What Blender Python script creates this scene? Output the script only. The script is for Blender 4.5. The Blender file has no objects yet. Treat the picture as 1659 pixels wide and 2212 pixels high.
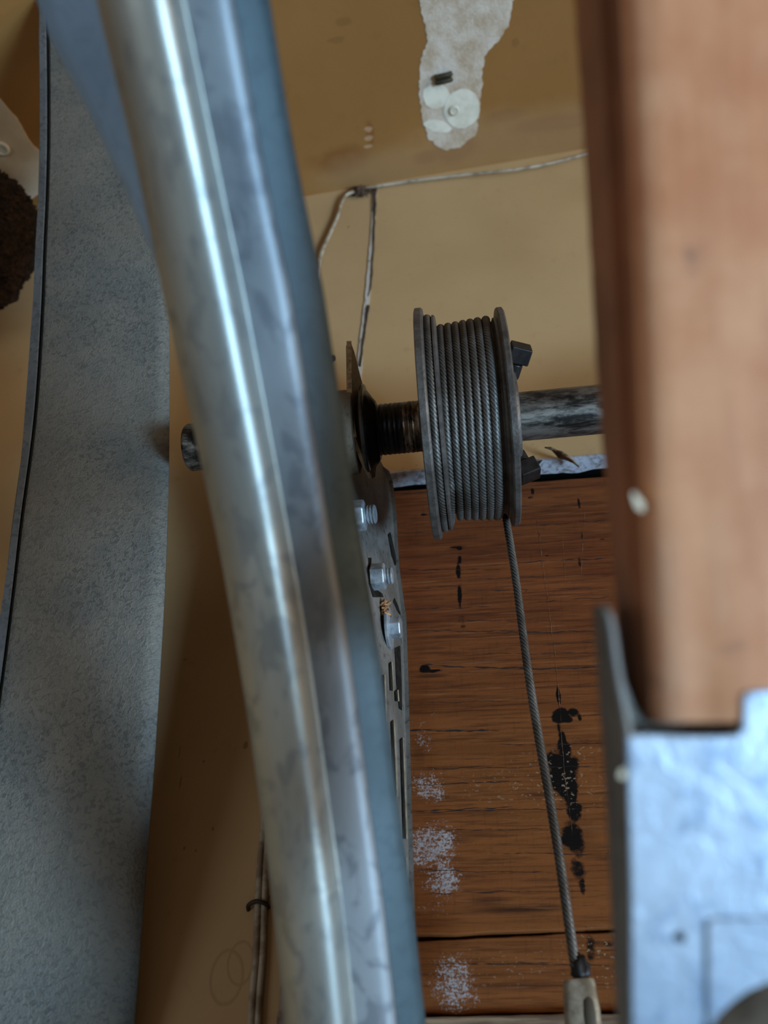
import bpy, bmesh, math, random
from mathutils import Vector, Matrix, noise
random.seed(7)
S = bpy.context.scene
COL = S.collection
F = 1900.0
CAM = Vector((0, -.42, 1.9))
# ------------------------------------------------------------ camera frame (measured from vanishing lines)
zc = Vector((41, 2406, -F)).normalized()
xc = Vector((21829, 1894, F)); xc = (xc - zc * xc.dot(zc)).normalized()
yc = zc.cross(xc)
M = Matrix((xc, yc, zc))

def ray(px, py): return M @ Vector(((px - 829.5) / F, -(py - 1106) / F, -1))
def at_d(px, py, d): return CAM + ray(px, py) * d
def at_ax(px, py, ax, v):
    r = ray(px, py); return CAM + r * ((v - CAM[ax]) / r[ax])
def at_pl(px, py, p0, n):
    r = ray(px, py); return CAM + r * ((p0 - CAM).dot(n) / r.dot(n))
def lerp(a, b, t): return a + (b - a) * t
def interp(tab, x):
    if x <= tab[0][0]: a, b = tab[0], tab[1]
    elif x >= tab[-1][0]: a, b = tab[-2], tab[-1]
    else:
        for a, b in zip(tab, tab[1:]):
            if a[0] <= x <= b[0]: break
    t = (x - a[0]) / (b[0] - a[0])
    return [lerp(p, q, t) for p, q in zip(a[1:], b[1:])]
def smooth_tab(tab, n=3):
    """Resample a table and soften its corners."""
    x0, x1 = tab[0][0], tab[-1][0]; N = 84
    rows = [[x0 + (x1 - x0) * i / N] + interp(tab, x0 + (x1 - x0) * i / N) for i in range(N + 1)]
    for _ in range(n):
        rows = [rows[0]] + [[b[0]] + [(p + 2 * q + r) / 4 for p, q, r in zip(a[1:], b[1:], c[1:])] for a, b, c in zip(rows, rows[1:], rows[2:])] + [rows[-1]]
    return rows

# ------------------------------------------------------------ materials
def srgb(r, g, b):
    f = lambda c: (c / 255 / 12.92) if c / 255 <= .04045 else ((c / 255 + .055) / 1.055) ** 2.4
    return (f(r), f(g), f(b), 1)

class Mat:
    def __init__(s, name, rough=.6, metal=0.0, spec=.5):
        s.m = bpy.data.materials.new(name); s.m.use_nodes = True
        s.nt = s.m.node_tree; s.N = s.nt.nodes; s.L = s.nt.links
        s.b = s.N['Principled BSDF']
        s.b.inputs['Roughness'].default_value = rough
        s.b.inputs['Metallic'].default_value = metal
        s.b.inputs['Specular IOR Level'].default_value = spec
        g = s.N.new('ShaderNodeNewGeometry'); s.pos = g.outputs['Position']
        sp = s.N.new('ShaderNodeSeparateXYZ'); s.L.new(s.pos, sp.inputs[0])
        s.x, s.y, s.z = sp.outputs
    def put(s, sock, v):
        if hasattr(v, 'is_linked') or isinstance(v, bpy.types.NodeSocket): s.L.new(v, sock)
        else: sock.default_value = v
    def math(s, op, a, b=0.0, c=0.0, clamp=False):
        n = s.N.new('ShaderNodeMath'); n.operation = op; n.use_clamp = clamp
        s.put(n.inputs[0], a); s.put(n.inputs[1], b); s.put(n.inputs[2], c); return n.outputs[0]
    def scale(s, vec, v3):
        n = s.N.new('ShaderNodeVectorMath'); n.operation = 'MULTIPLY'; s.L.new(vec, n.inputs[0]); n.inputs[1].default_value = v3; return n.outputs[0]
    def noise(s, scale, detail=4, rough=.55, stretch=None, dist=0.0, vec=None):
        n = s.N.new('ShaderNodeTexNoise'); v = vec or s.pos
        if stretch: v = s.scale(v, stretch)
        s.L.new(v, n.inputs['Vector']); n.inputs['Scale'].default_value = scale
        n.inputs['Detail'].default_value = detail; n.inputs['Roughness'].default_value = rough
        n.inputs['Distortion'].default_value = dist; return n.outputs['Fac']
    def ss(s, v, lo, hi):
        n = s.N.new('ShaderNodeMapRange'); n.interpolation_type = 'SMOOTHSTEP'
        s.put(n.inputs['Value'], v); n.inputs['From Min'].default_value = lo; n.inputs['From Max'].default_value = hi; return n.outputs['Result']
    def mix(s, fac, a, b, mode='MIX'):
        n = s.N.new('ShaderNodeMix'); n.data_type = 'RGBA'; n.blend_type = mode
        s.put(n.inputs[0], fac); s.put(n.inputs[6], a); s.put(n.inputs[7], b); return n.outputs[2]
    def color(s, v): s.put(s.b.inputs['Base Color'], v)
    def rough(s, v): s.put(s.b.inputs['Roughness'], v)
    def bump(s, h, strength=.3, dist=.001):
        n = s.N.new('ShaderNodeBump'); n.inputs['Strength'].default_value = strength; n.inputs['Distance'].default_value = dist
        s.put(n.inputs['Height'], h); s.L.new(n.outputs[0], s.b.inputs['Normal'])
    # masks measured in metres on the surface; u,v sockets
    def blob(s, u, v, cu, cv, ru, rv, wob, soft=.35, amt=.5):
        a = s.math('DIVIDE', s.math('SUBTRACT', u, cu), ru); b = s.math('DIVIDE', s.math('SUBTRACT', v, cv), rv)
        r = s.math('SQRT', s.math('ADD', s.math('MULTIPLY', a, a), s.math('MULTIPLY', b, b)))
        r = s.math('ADD', r, s.math('MULTIPLY', s.math('SUBTRACT', wob, .5), amt * 2))
        return s.ss(r, 1 + soft / 2, 1 - soft / 2)
    def line(s, u, v, u0, v0, u1, v1, w, wob, amt):
        """Hair crack from (u0,v0) to (u1,v1), wavering by amt, tapering at both ends."""
        t = s.math('DIVIDE', s.math('SUBTRACT', u, u0), (u1 - u0), clamp=True)
        ln = s.math('ADD', s.math('MULTIPLY', t, v1 - v0), v0)
        d = s.math('ABSOLUTE', s.math('SUBTRACT', s.math('ADD', s.math('SUBTRACT', v, ln), s.math('MULTIPLY', s.math('SUBTRACT', wob, .5), amt)), 0))
        ends = s.math('MULTIPLY', s.math('MULTIPLY', t, s.math('SUBTRACT', 1, t)), 9, clamp=True)
        wd = s.math('MULTIPLY', ends, w)
        return s.math('SUBTRACT', 1, s.math('DIVIDE', d, s.math('ADD', wd, 1e-6)), clamp=True)
    def maxm(s, ms):
        r = ms[0]
        for m in ms[1:]: r = s.math('MAXIMUM', r, m)
        return r

def plain(name, c, rough=.6, metal=0.0, c2=None, sc=200, bump=0.0, stretch=None, lo=.35, hi=.65, spec=.5):
    m = Mat(name, rough, metal, spec)
    n = m.noise(sc, 5, .6, stretch)
    m.color(m.mix(m.ss(n, lo, hi), srgb(*c), srgb(*(c2 or c))))
    if bump: m.bump(n, bump, .0006)
    return m.m

# ------------------------------------------------------------ objects
def link(name, me, mat, parent=None):
    o = bpy.data.objects.new(name, me); COL.objects.link(o)
    for m in (mat if isinstance(mat, (list, tuple)) else [mat]): me.materials.append(m)
    if parent is not None:
        o.parent = parent; me.transform(Matrix.Translation(-ROOT[parent.name]))
        ROOT[o.name] = ROOT[parent.name]
    else:
        ROOT[o.name] = Vector((0, 0, 0))
    return o
ROOT = {}
def tag(o, label=None, cat=None, group=None, kind=None):
    for k, v in (('label', label), ('category', cat), ('group', group), ('kind', kind)):
        if v: o[k] = v
    return o
def empty(name, loc, label, cat, group=None):
    o = bpy.data.objects.new(name, None); COL.objects.link(o); o.location = loc; o.empty_display_size = .02
    ROOT[o.name] = Vector(loc); return tag(o, label, cat, group)
def rebase(o):
    """A mesh-only thing: put its origin at its own centre."""
    me = o.data; c = sum((v.co for v in me.vertices), Vector()) / len(me.vertices)
    me.transform(Matrix.Translation(-c)); o.location = c; ROOT[o.name] = c; return o

def mesh(bm, smooth=None):
    bmesh.ops.recalc_face_normals(bm, faces=bm.faces)
    me = bpy.data.meshes.new('m'); bm.to_mesh(me); bm.free()
    if smooth is not None:
        me.shade_smooth(); 
        if smooth: me.set_sharp_from_angle(angle=math.radians(smooth))
    return me
def loft(bm, secs, closed=False, caps=False):
    vs = [[bm.verts.new(p) for p in s] for s in secs]
    for a, b in zip(vs, vs[1:]):
        n = len(a)
        for i in range(n if closed else n - 1):
            j = (i + 1) % n
            bm.faces.new((a[i], a[j], b[j], b[i]))
    if caps and closed:
        bm.faces.new(vs[0][::-1]); bm.faces.new(vs[-1])
    return vs
def frame(d):
    d = d.normalized(); u = Vector((0, 0, 1)) if abs(d.z) < .9 else Vector((0, 1, 0))
    a = u.cross(d).normalized(); return a, d.cross(a)
def lathe(bm, p0, d, prof, n=64):
    """prof: list of (distance along axis, radius)."""
    d = d.normalized(); a, b = frame(d)
    secs = [[p0 + d * t + (a * math.cos(k * 2 * math.pi / n) + b * math.sin(k * 2 * math.pi / n)) * max(r, 1e-5) for k in range(n)] for t, r in prof]
    loft(bm, secs, True, True)
def tube(bm, pts, rad, n=10, caps=True):
    secs = []; pa = None
    for i, p in enumerate(pts):
        d = (pts[min(i + 1, len(pts) - 1)] - pts[max(i - 1, 0)]).normalized()
        if pa is None: pa, _ = frame(d)
        pa = (pa - d * pa.dot(d)).normalized(); b = d.cross(pa)
        r = rad(i) if callable(rad) else rad
        secs.append([p + (pa * math.cos(k * 2 * math.pi / n) + b * math.sin(k * 2 * math.pi / n)) * r for k in range(n)])
    loft(bm, secs, True, caps)
def slab(bm, pts, off):
    """Prism: polygon pts extruded by vector off."""
    a = [bm.verts.new(p) for p in pts]; b = [bm.verts.new(p + off) for p in pts]
    bm.faces.new(a); bm.faces.new(b[::-1]); n = len(a)
    for i in range(n): bm.faces.new((a[i], b[i], b[(i + 1) % n], a[(i + 1) % n]))
def box(bm, lo, hi):
    (x0, y0, z0), (x1, y1, z1) = lo, hi
    slab(bm, [Vector(p) for p in ((x0, y0, z0), (x1, y0, z0), (x1, y0, z1), (x0, y0, z1))], Vector((0, y1 - y0, 0)))
def bevel(o, w, seg=2, ang=40):
    m = o.modifiers.new('bevel', 'BEVEL'); m.width = w; m.segments = seg; m.limit_method = 'ANGLE'; m.angle_limit = math.radians(ang); return o
def spline(pts, n):
    out = []
    P = [pts[0]] + list(pts) + [pts[-1]]
    for i in range(1, len(P) - 2):
        for k in range(n):
            t = k / n; a, b, c, d = P[i - 1], P[i], P[i + 1], P[i + 2]
            out.append(.5 * ((2 * b) + (c - a) * t + (2 * a - 5 * b + 4 * c - d) * t * t + (3 * b - a - 3 * c + d) * t ** 3))
    out.append(P[-2]); return out
def jag(pts, step, amp, seed=0):
    """Roughen a closed outline of pixel points."""
    out = []; n = len(pts)
    for i in range(n):
        a, b = Vector(pts[i]).to_2d(), Vector(pts[(i + 1) % n]).to_2d()
        k = max(1, int((b - a).length / step))
        for j in range(k):
            p = a.lerp(b, j / k)
            w = Vector((noise.noise(Vector((p.x * .09, p.y * .09, seed))), noise.noise(Vector((p.x * .09, p.y * .09, seed + 9)))))
            out.append((p.x + w.x * amp, p.y + w.y * amp))
    return out

# ------------------------------------------------------------ key measures
SY = -.086
A0, A1 = at_ax(420, 966, 1, SY), at_ax(1200, 893, 1, SY)
AX = (A1 - A0).normalized()                       # torsion shaft direction
def on_shaft(px, py=None):
    py = 966 - (px - 420) * .0936 if py is None else py
    return at_ax(px, py, 1, SY)
WY = 0.0; BY = .014                               # wallboard face, header board face
zbl, zbr = at_ax(845, 1022, 1, WY), at_ax(1290, 985, 1, WY)       # bottom edge of the wallboard
def zbot(x): return zbl.z + (x - zbl.x) * (zbr.z - zbl.z) / (zbr.x - zbl.x)
jl, jr = at_ax(647, 426, 1, WY), at_ax(1261, 322, 1, WY)           # wall meets ceiling
def zceil(x): return jl.z + (x - jl.x) * (jr.z - jl.z) / (jr.x - jl.x)
def wpx(px, py, y=WY): return at_ax(px, py, 1, y)
cn = (Vector((1, 0, (jr.z - jl.z) / (jr.x - jl.x))).cross(Vector((0, 1, 0)))).normalized()
def cpx(px, py): return at_pl(px, py, jl, cn)

# ------------------------------------------------------------ wall
def mk_wall():
    m = Mat('tan_wall_paint', .55, 0, .35)
    big = m.noise(7, 3, .5); fine = m.noise(90, 6, .65); st = m.noise(30, 4, .6, (1, 1, .25))
    c = m.mix(m.ss(big, .3, .7), srgb(177, 142, 97), srgb(191, 155, 109))
    c = m.mix(m.math('MULTIPLY', m.ss(fine, .55, .8), .35), c, srgb(140, 104, 66))
    # scuffs and specks
    wob = m.noise(420, 3); ms = []
    for (px, py, rx, ry) in [(897, 503, 10, 4), (1107, 493, 12, 4), (835, 847, 5, 9), (866, 781, 8, 6), (1197, 684, 4, 4), (742, 787, 4, 6), (1020, 500, 3, 10),
                             (1200, 603, 16, 4), (725, 626, 12, 3), (735, 680, 5, 5), (870, 1012, 14, 4), (900, 1005, 12, 5), (1150, 960, 22, 3), (390, 1690, 3, 18), (440, 1645, 5, 4),
                             (398, 1832, 4, 5), (423, 1838, 3, 4), (460, 1790, 4, 6), (388, 1625, 2, 20), (400, 1425, 12, 3), (530, 1610, 10, 12), (1060, 530, 30, 3), (700, 720, 10, 4)]:
        p = wpx(px, py); d = (p - CAM).dot(-zc); k = d / F
        ms.append(m.blob(m.x, m.z, p.x, p.z, rx * k * 1.1, ry * k * 1.5, wob, .6, .45))
    c = m.mix(m.math('MULTIPLY', m.maxm(ms), .5), c, srgb(88, 62, 36))
    # water rings low on the left
    rings = []
    for (px, py, r) in [(490, 2110, 55), (520, 2080, 45)]:
        p = wpx(px, py); k = (p - CAM).dot(-zc) / F
        a = m.blob(m.x, m.z, p.x, p.z, r * k, r * 1.5 * k, st, .12, .3); b = m.blob(m.x, m.z, p.x, p.z, r * .88 * k, r * 1.35 * k, st, .2, .3)
        rings.append(m.math('SUBTRACT', a, b, clamp=True))
    c = m.mix(m.math('MULTIPLY', m.maxm(rings), .35), c, srgb(112, 76, 40))
    # grime just above the board on the left strip
    m.color(c); m.bump(m.math('ADD', m.math('MULTIPLY', fine, .4), big), .18, .002)
    return m.m
WALLM = mk_wall()
XL, XR = -1.2, 1.2
XB = -.066                                           # left end of the header board opening
bm = bmesh.new()
N = 40
top = [Vector((XL + (XR - XL) * i / N, WY, 0)) for i in range(N + 1)]
pts = [Vector((XL, WY, 1.2)), Vector((XB, WY, 1.2))]
for i in range(31):
    x = lerp(XB, .5, i / 30); pts.append(Vector((x, WY, zbot(x) + .0012 * noise.noise(Vector((x * 60, 0, 3))))))
pts += [Vector((XR, WY, zbot(.5))), Vector((XR, WY, zceil(XR))), Vector((XL, WY, zceil(XL)))]
slab(bm, pts, Vector((0, .0125, 0)))
wall = tag(link('wall_front', mesh(bm), WALLM), kind='structure')

# gypsum edge of the wallboard, torn paper
gyp = plain('gypsum_edge', (170, 166, 168), .9, 0, (112, 98, 92), 260, .6, lo=.42, hi=.7)
bm = bmesh.new()
secs = []
for i in range(121):
    x = lerp(XB, .5, i / 120); z = zbot(x) - .0002
    j = .0010 * noise.noise(Vector((x * 130, 2, 1))); j2 = .0020 * noise.noise(Vector((x * 70, 5, 1))) + .0012 * noise.noise(Vector((x * 300, 5, 1)))
    secs.append([Vector((x, -.0006, z + .0012)), Vector((x, -.0008, z - .0006 + j)), Vector((x, .006, z - .0016 + j)), Vector((x, .0118 + j2, z - .0012)), Vector((x, .0122 + j2, z + .002))])
loft(bm, secs); link('gypsum_edge', mesh(bm, 60), gyp, wall)
paper = plain('torn_paper', (150, 112, 74), .9, 0, (70, 48, 32), 240, .5)
def ribbon(name, pxs, mat, y0, parent, thick=.0006, pxf=None):
    f = pxf or (lambda a, b: wpx(a, b, y0))
    bm = bmesh.new(); slab(bm, [f(*p) for p in pxs], Vector((0, -thick, 0)) if pxf is None else Vector((0, 0, -thick)))
    return link(name, mesh(bm), mat, parent)
# curled flap of torn paper, lifts off the wall
bm = bmesh.new()
base = [(1206, 990), (1222, 994), (1238, 1001), (1250, 1010)]; tip = [(1176, 966), (1190, 966), (1205, 974), (1222, 988)]
loft(bm, [[wpx(a, b, -.002 - .009 * t - .004 * math.sin(t * 3)) for a, b in [(lerp(p[0], q[0], t), lerp(p[1], q[1], t) - 5 * math.sin(t * 3)) for p, q in zip(base, tip)]] for t in (0, .25, .5, .75, 1)])
fl = link('torn_paper', mesh(bm, 60), paper, wall); sm = fl.modifiers.new('thick', 'SOLIDIFY'); sm.thickness = .0008
dark_m = plain('cavity_black', (16, 13, 11), .95, 0, (28, 22, 18), 90)
ribbon('torn_gap', [(1112, 1034), (1140, 1012), (1172, 994), (1166, 1002), (1140, 1024), (1122, 1038)], dark_m, -.0012, wall)
# vertical wallboard joint: torn tape with a dark crack
tape = plain('joint_tape', (196, 182, 164), .9, 0, (84, 64, 48), 130, .4, (1, 1, .5), .54, .68)
crack = plain('joint_crack', (40, 30, 22), .95, 0, (70, 50, 34), 150)
seam_l = [(805, 404), (804, 440), (800, 520), (796, 560), (789, 640), (782, 700), (776, 740), (769, 830)]
seam_r = [(780, 830), (785, 740), (791, 700), (799, 640), (804, 560), (808, 520), (812, 440), (814, 404)]
ribbon('joint_tape', jag(seam_l + seam_r, 9, 2.2, 1), tape, -.0002, wall)
ribbon('joint_crack', jag([(806, 403), (807, 470), (805, 540), (800, 620), (797, 640), (802, 620), (808, 540), (811, 470), (814, 403)], 9, 2.4, 3), crack, -.0009, wall)
ribbon('joint_crack', jag([(793, 660), (786, 715), (780, 760), (776, 792), (780, 792), (786, 740), (792, 700), (798, 660)], 9, 2.2, 5), crack, -.0009, wall)
# nail heads
nailm = plain('nail_steel', (70, 76, 78), .5, .6, (40, 42, 44), 300)
for px, py, r in [(953, 386, 9), (753, 491, 7), (815, 633, 8)]:
    p = wpx(px, py); k = (p - CAM).dot(-zc) / F * r
    bm = bmesh.new(); lathe(bm, p + Vector((0, .001, 0)), Vector((0, -1, 0)), [(0, k), (.0016, k), (.0022, k * .6), (.0023, 0)], 20)
    link('nail_head', mesh(bm, 40), nailm, wall)
# bent screw poking out of the wall just right of the track
p = wpx(722, 797); bm = bmesh.new()
tube(bm, spline([p + Vector((-.012, .004, -.001)), p + Vector((-.004, -.004, .001)), p + Vector((0, -.009, .002)), p + Vector((.001, -.011, -.002))], 5), .0019, 8)
rebase(tag(link('bent_nail', mesh(bm, 50), plain('rusty_nail', (40, 30, 26), .6, .5)), 'small dark bent nail sticking out of the tan wall above the shaft bearing', 'nail'))

# ------------------------------------------------------------ ceiling
def mk_ceiling():
    m = Mat('brown_ceiling_paint', .5, 0, .35)
    big = m.noise(5, 3); fine = m.noise(70, 6, .65); wob = m.noise(38, 5, .65)
    c = m.mix(m.ss(big, .3, .7), srgb(140, 96, 47), srgb(153, 107, 57))
    c = m.mix(m.math('MULTIPLY', m.ss(fine, .55, .8), .3), c, srgb(108, 72, 34))
    k = .86 / F; ms = []
    # damp tide mark along the wall on the right
    for (px, py, rx, ry) in [(1180, 268, 60, 14), (1095, 250, 36, 9), (985, 322, 40, 18), (920, 340, 26, 10), (1230, 262, 40, 10), (800, 290, 8, 20), (740, 345, 60, 20)]:
        p = cpx(px, py); ms.append(m.math('MULTIPLY', m.blob(m.x, m.y, p.x, p.y, rx * k, ry * k * 1.3, wob, .8, .7), .6 if ry > 9 else .45))
    c = m.mix(m.maxm(ms), c, srgb(120, 70, 30))
    hz = []
    for (px, py, rx, ry) in [(1120, 300, 220, 55), (850, 360, 140, 40)]:
        p = cpx(px, py); hz.append(m.blob(m.x, m.y, p.x, p.y, rx * k, ry * k, wob, 1.0, .5))
    c = m.mix(m.math('MULTIPLY', m.maxm(hz), .35), c, srgb(170, 136, 96))
    sc = []
    w2 = m.noise(260, 4)
    for (px, py, rx, ry) in [(742, 47, 14, 7), (727, 86, 14, 5), (1113, 92, 6, 9), (796, 279, 7, 5), (797, 298, 8, 5), (796, 316, 8, 3)]:
        p = cpx(px, py); sc.append(m.blob(m.x, m.y, p.x, p.y, rx * k, ry * k, w2, .5, .7))
    c = m.mix(m.math('MULTIPLY', m.maxm(sc[:3]), .22), c, srgb(76, 50, 26))
    c = m.mix(m.math('MULTIPLY', m.maxm(sc[3:]), .6), c, srgb(186, 150, 116))
    m.color(c); m.bump(fine, .15, .002); return m.m
bm = bmesh.new()
slab(bm, [Vector((XL, .05, zceil(XL))), Vector((XR, .05, zceil(XR))), Vector((XR, -2.2, zceil(XR))), Vector((XL, -2.2, zceil(XL)))], Vector((0, 0, .02)))
ceil = tag(link('ceiling', mesh(bm), mk_ceiling()), kind='structure')
def mk_patch():
    m = Mat('patch_plaster', .85, 0, .3)
    a = m.noise(60, 5, .6); b = m.noise(500, 3, .6)
    c = m.mix(m.ss(a, .35, .7), srgb(206, 190, 170), srgb(178, 154, 126))
    c = m.mix(m.math('MULTIPLY', m.ss(b, .5, .7), .35), c, srgb(214, 198, 178))
    m.color(c); m.bump(b, .5, .0015); return m.m
PATCH = mk_patch()
DAB = plain('white_filler', (226, 218, 196), .6, 0, (206, 196, 172), 70, .1)
def cslab(name, pxs, mat, parent, off, thick, curve=0):
    bm = bmesh.new()
    slab(bm, [cpx(*p) + Vector((0, 0, -off)) for p in pxs], Vector((0, 0, -thick)))
    return link(name, mesh(bm), mat, parent)
pa = [(900, -420), (912, -300), (908, -120), (906, 0), (915, 46), (924, 87), (910, 128), (906, 174), (908, 220), (915, 266), (926, 298), (949, 320), (968, 324), (1000, 314), (1027, 293), (1032, 266), (1039, 206), (1043, 151), (1048, 117), (1078, 87), (1098, 55), (1110, 0), (1114, -120), (1100, -300), (1070, -430)]
cslab('plaster_patch', jag(pa, 3, 5, 2), PATCH, ceil, -.0004, .0008)
def ell(cx, cy, rx, ry, n=40, rot=0):
    return [(cx + rx * math.cos(t) * math.cos(rot) - ry * math.sin(t) * math.sin(rot), cy + rx * math.cos(t) * math.sin(rot) + ry * math.sin(t) * math.cos(rot)) for t in [k * 2 * math.pi / n for k in range(n)]]
cslab('white_filler_dab', jag(ell(942, 207, 29, 27), 6, 3, 4), DAB, ceil, .0003, .0004)
cslab('white_filler_dab', jag(ell(998, 234, 38, 43, rot=.2), 6, 3, 6), DAB, ceil, .0003, .0006)
cslab('white_filler_dab', jag(ell(945, 272, 30, 12, rot=.25), 6, 3, 8), DAB, ceil, .0003, .0003)
p = cpx(981, 236); bm = bmesh.new()
lathe(bm, p + Vector((0, 0, -.0018)), Vector((0, 0, -1)), [(0, .0042), (.0008, .0042), (.0014, .0030), (.0008, .0026), (.0006, 0)], 20)
link('screw_dimple', mesh(bm, 40), DAB, ceil)
p = cpx(958, 165); e = (cpx(971, 162) - cpx(945, 168)).normalized(); bm = bmesh.new()
for o_ in (-.0022, .0022):
    q = p + Vector((0, o_, -.0025)); tube(bm, [q - e * .0062, q - e * .005 + Vector((0, 0, -.001)), q + e * .005 + Vector((0, 0, -.001)), q + e * .0062], .0021, 8)
rebase(tag(link('staple', mesh(bm, 50), plain('dark_staple', (44, 38, 24), .6, .3, (70, 58, 30), 300)), 'dark metal staple driven into the plaster patch on the ceiling', 'staple'))
cslab('plaster_patch', jag([(-150, 190), (0, 212), (12, 228), (38, 256), (62, 300), (84, 325), (104, 350), (102, 400), (84, 418), (67, 430), (-150, 480)], 6, 2, 9), plain('pale_plaster', (206, 186, 158), .8, 0, (188, 166, 136), 30, .2), ceil, -.0005, .0014)
p = cpx(6, 320); bm = bmesh.new()
lathe(bm, p + Vector((0, 0, -.0008)), Vector((0, 0, -1)), [(0, .006), (.0008, .006), (.0016, .0045), (.0009, .004), (.0008, 0)], 20)
link('screw_dimple', mesh(bm, 40), DAB, ceil)

# cobweb-dark clump in the corner, top of the joint
p = wpx(780, 420); bm = bmesh.new()
bmesh.ops.create_icosphere(bm, subdivisions=4, radius=.0062)
for v in bm.verts: v.co = Vector((v.co.x * 1.25, v.co.y * .7, v.co.z * .8)) * (1 + .45 * noise.noise(v.co * 420)) + p + Vector((0, -.003, 0))
for k in range(9):
    t = k * .7; tube(bm, spline([p + Vector((0, -.004, 0)), p + Vector((.008 * math.cos(t), -.005, .006 * math.sin(t))), p + Vector((.014 * math.cos(t + .3), -.002, .010 * math.sin(t + .3)))], 4), .0004, 5)
rebase(tag(link('dust_clump', mesh(bm, 60), plain('dust_brown', (52, 36, 24), .95, 0, (96, 70, 46), 300)), 'small dark dust clump in the wall corner beside the top of the joint', 'dust clump'))

# ------------------------------------------------------------ white wire along the corner and down the wall
wirem = plain('white_wire', (172, 156, 132), .6, 0, (128, 108, 84), 120, .1, lo=.4, hi=.65)
w1 = spline([wpx(1330, 318, -.004), wpx(1250, 337, -.004), wpx(1180, 355, -.005), wpx(1100, 368, -.006), wpx(1010, 377, -.004), wpx(930, 386, -.004), wpx(870, 394, -.003), wpx(810, 403, -.004), wpx(775, 412, -.004), wpx(750, 420, -.004),
             wpx(738, 438, -.003), wpx(728, 470, -.003), wpx(712, 505, -.003), wpx(694, 545, -.003), wpx(684, 585, -.003), wpx(678, 640, -.003), wpx(668, 760, -.003), wpx(650, 1000, -.003), wpx(622, 1300, -.003), wpx(592, 1600, -.003), wpx(572, 1760, -.0022), wpx(563, 1850, -.0022), wpx(557, 1955, -.0022), wpx(553, 2060, -.0022), wpx(545, 2160, -.0022), wpx(538, 2290, -.0022)], 8)
wp = w1[0]
wire = empty('twin_wire', wpx(557, 1955), 'thin white twin wire stapled along the ceiling corner and down the tan wall', 'wire')
bm = bmesh.new(); tube(bm, w1, lambda i: lerp(.0013, .00155, min(1, i / 140)), 10); link('strand', mesh(bm, 60), wirem, wire)
w2 = [p + Vector((.0030 * min(1, max(0, (i - 84) / 90)), 0, -.0004 if i < 84 else 0)) for i, p in enumerate(w1) if i >= 84]
bm = bmesh.new(); tube(bm, w2, .00145, 10); link('strand', mesh(bm, 60), wirem, wire)
p = wpx(559, 1955); bm = bmesh.new()
tube(bm, spline([p + Vector((-.0048, .001, -.0022)), p + Vector((-.0040, -.003, -.0008)), p + Vector((0, -.0052, .0003)), p + Vector((.0042, -.0038, -.0006)), p + Vector((.0046, .001, -.0012))], 6), .0010, 8)
tube(bm, spline([p + Vector((.0040, -.003, -.0004)), p + Vector((.0052, -.004, .0012)), p + Vector((.0056, -.003, .003))], 4), .00035, 6)
rebase(tag(link('staple', mesh(bm, 50), plain('staple_rust', (52, 40, 26), .6, .3)), 'curved dark staple over the twin wire low on the wall', 'staple'))
# broken plaster edge at the very bottom beside the track
bm = bmesh.new()
slab(bm, [wpx(a, b, .0) for a, b in jag([(612, 2105), (606, 2150), (600, 2212), (596, 2300), (640, 2300), (640, 2110), (622, 2085)], 8, 4, 3)], Vector((0, -.002, 0)))
link('chipped_plaster', mesh(bm), plain('chipped_plaster', (160, 142, 128), .9, 0, (110, 92, 78), 160, .6), wall)

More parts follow.
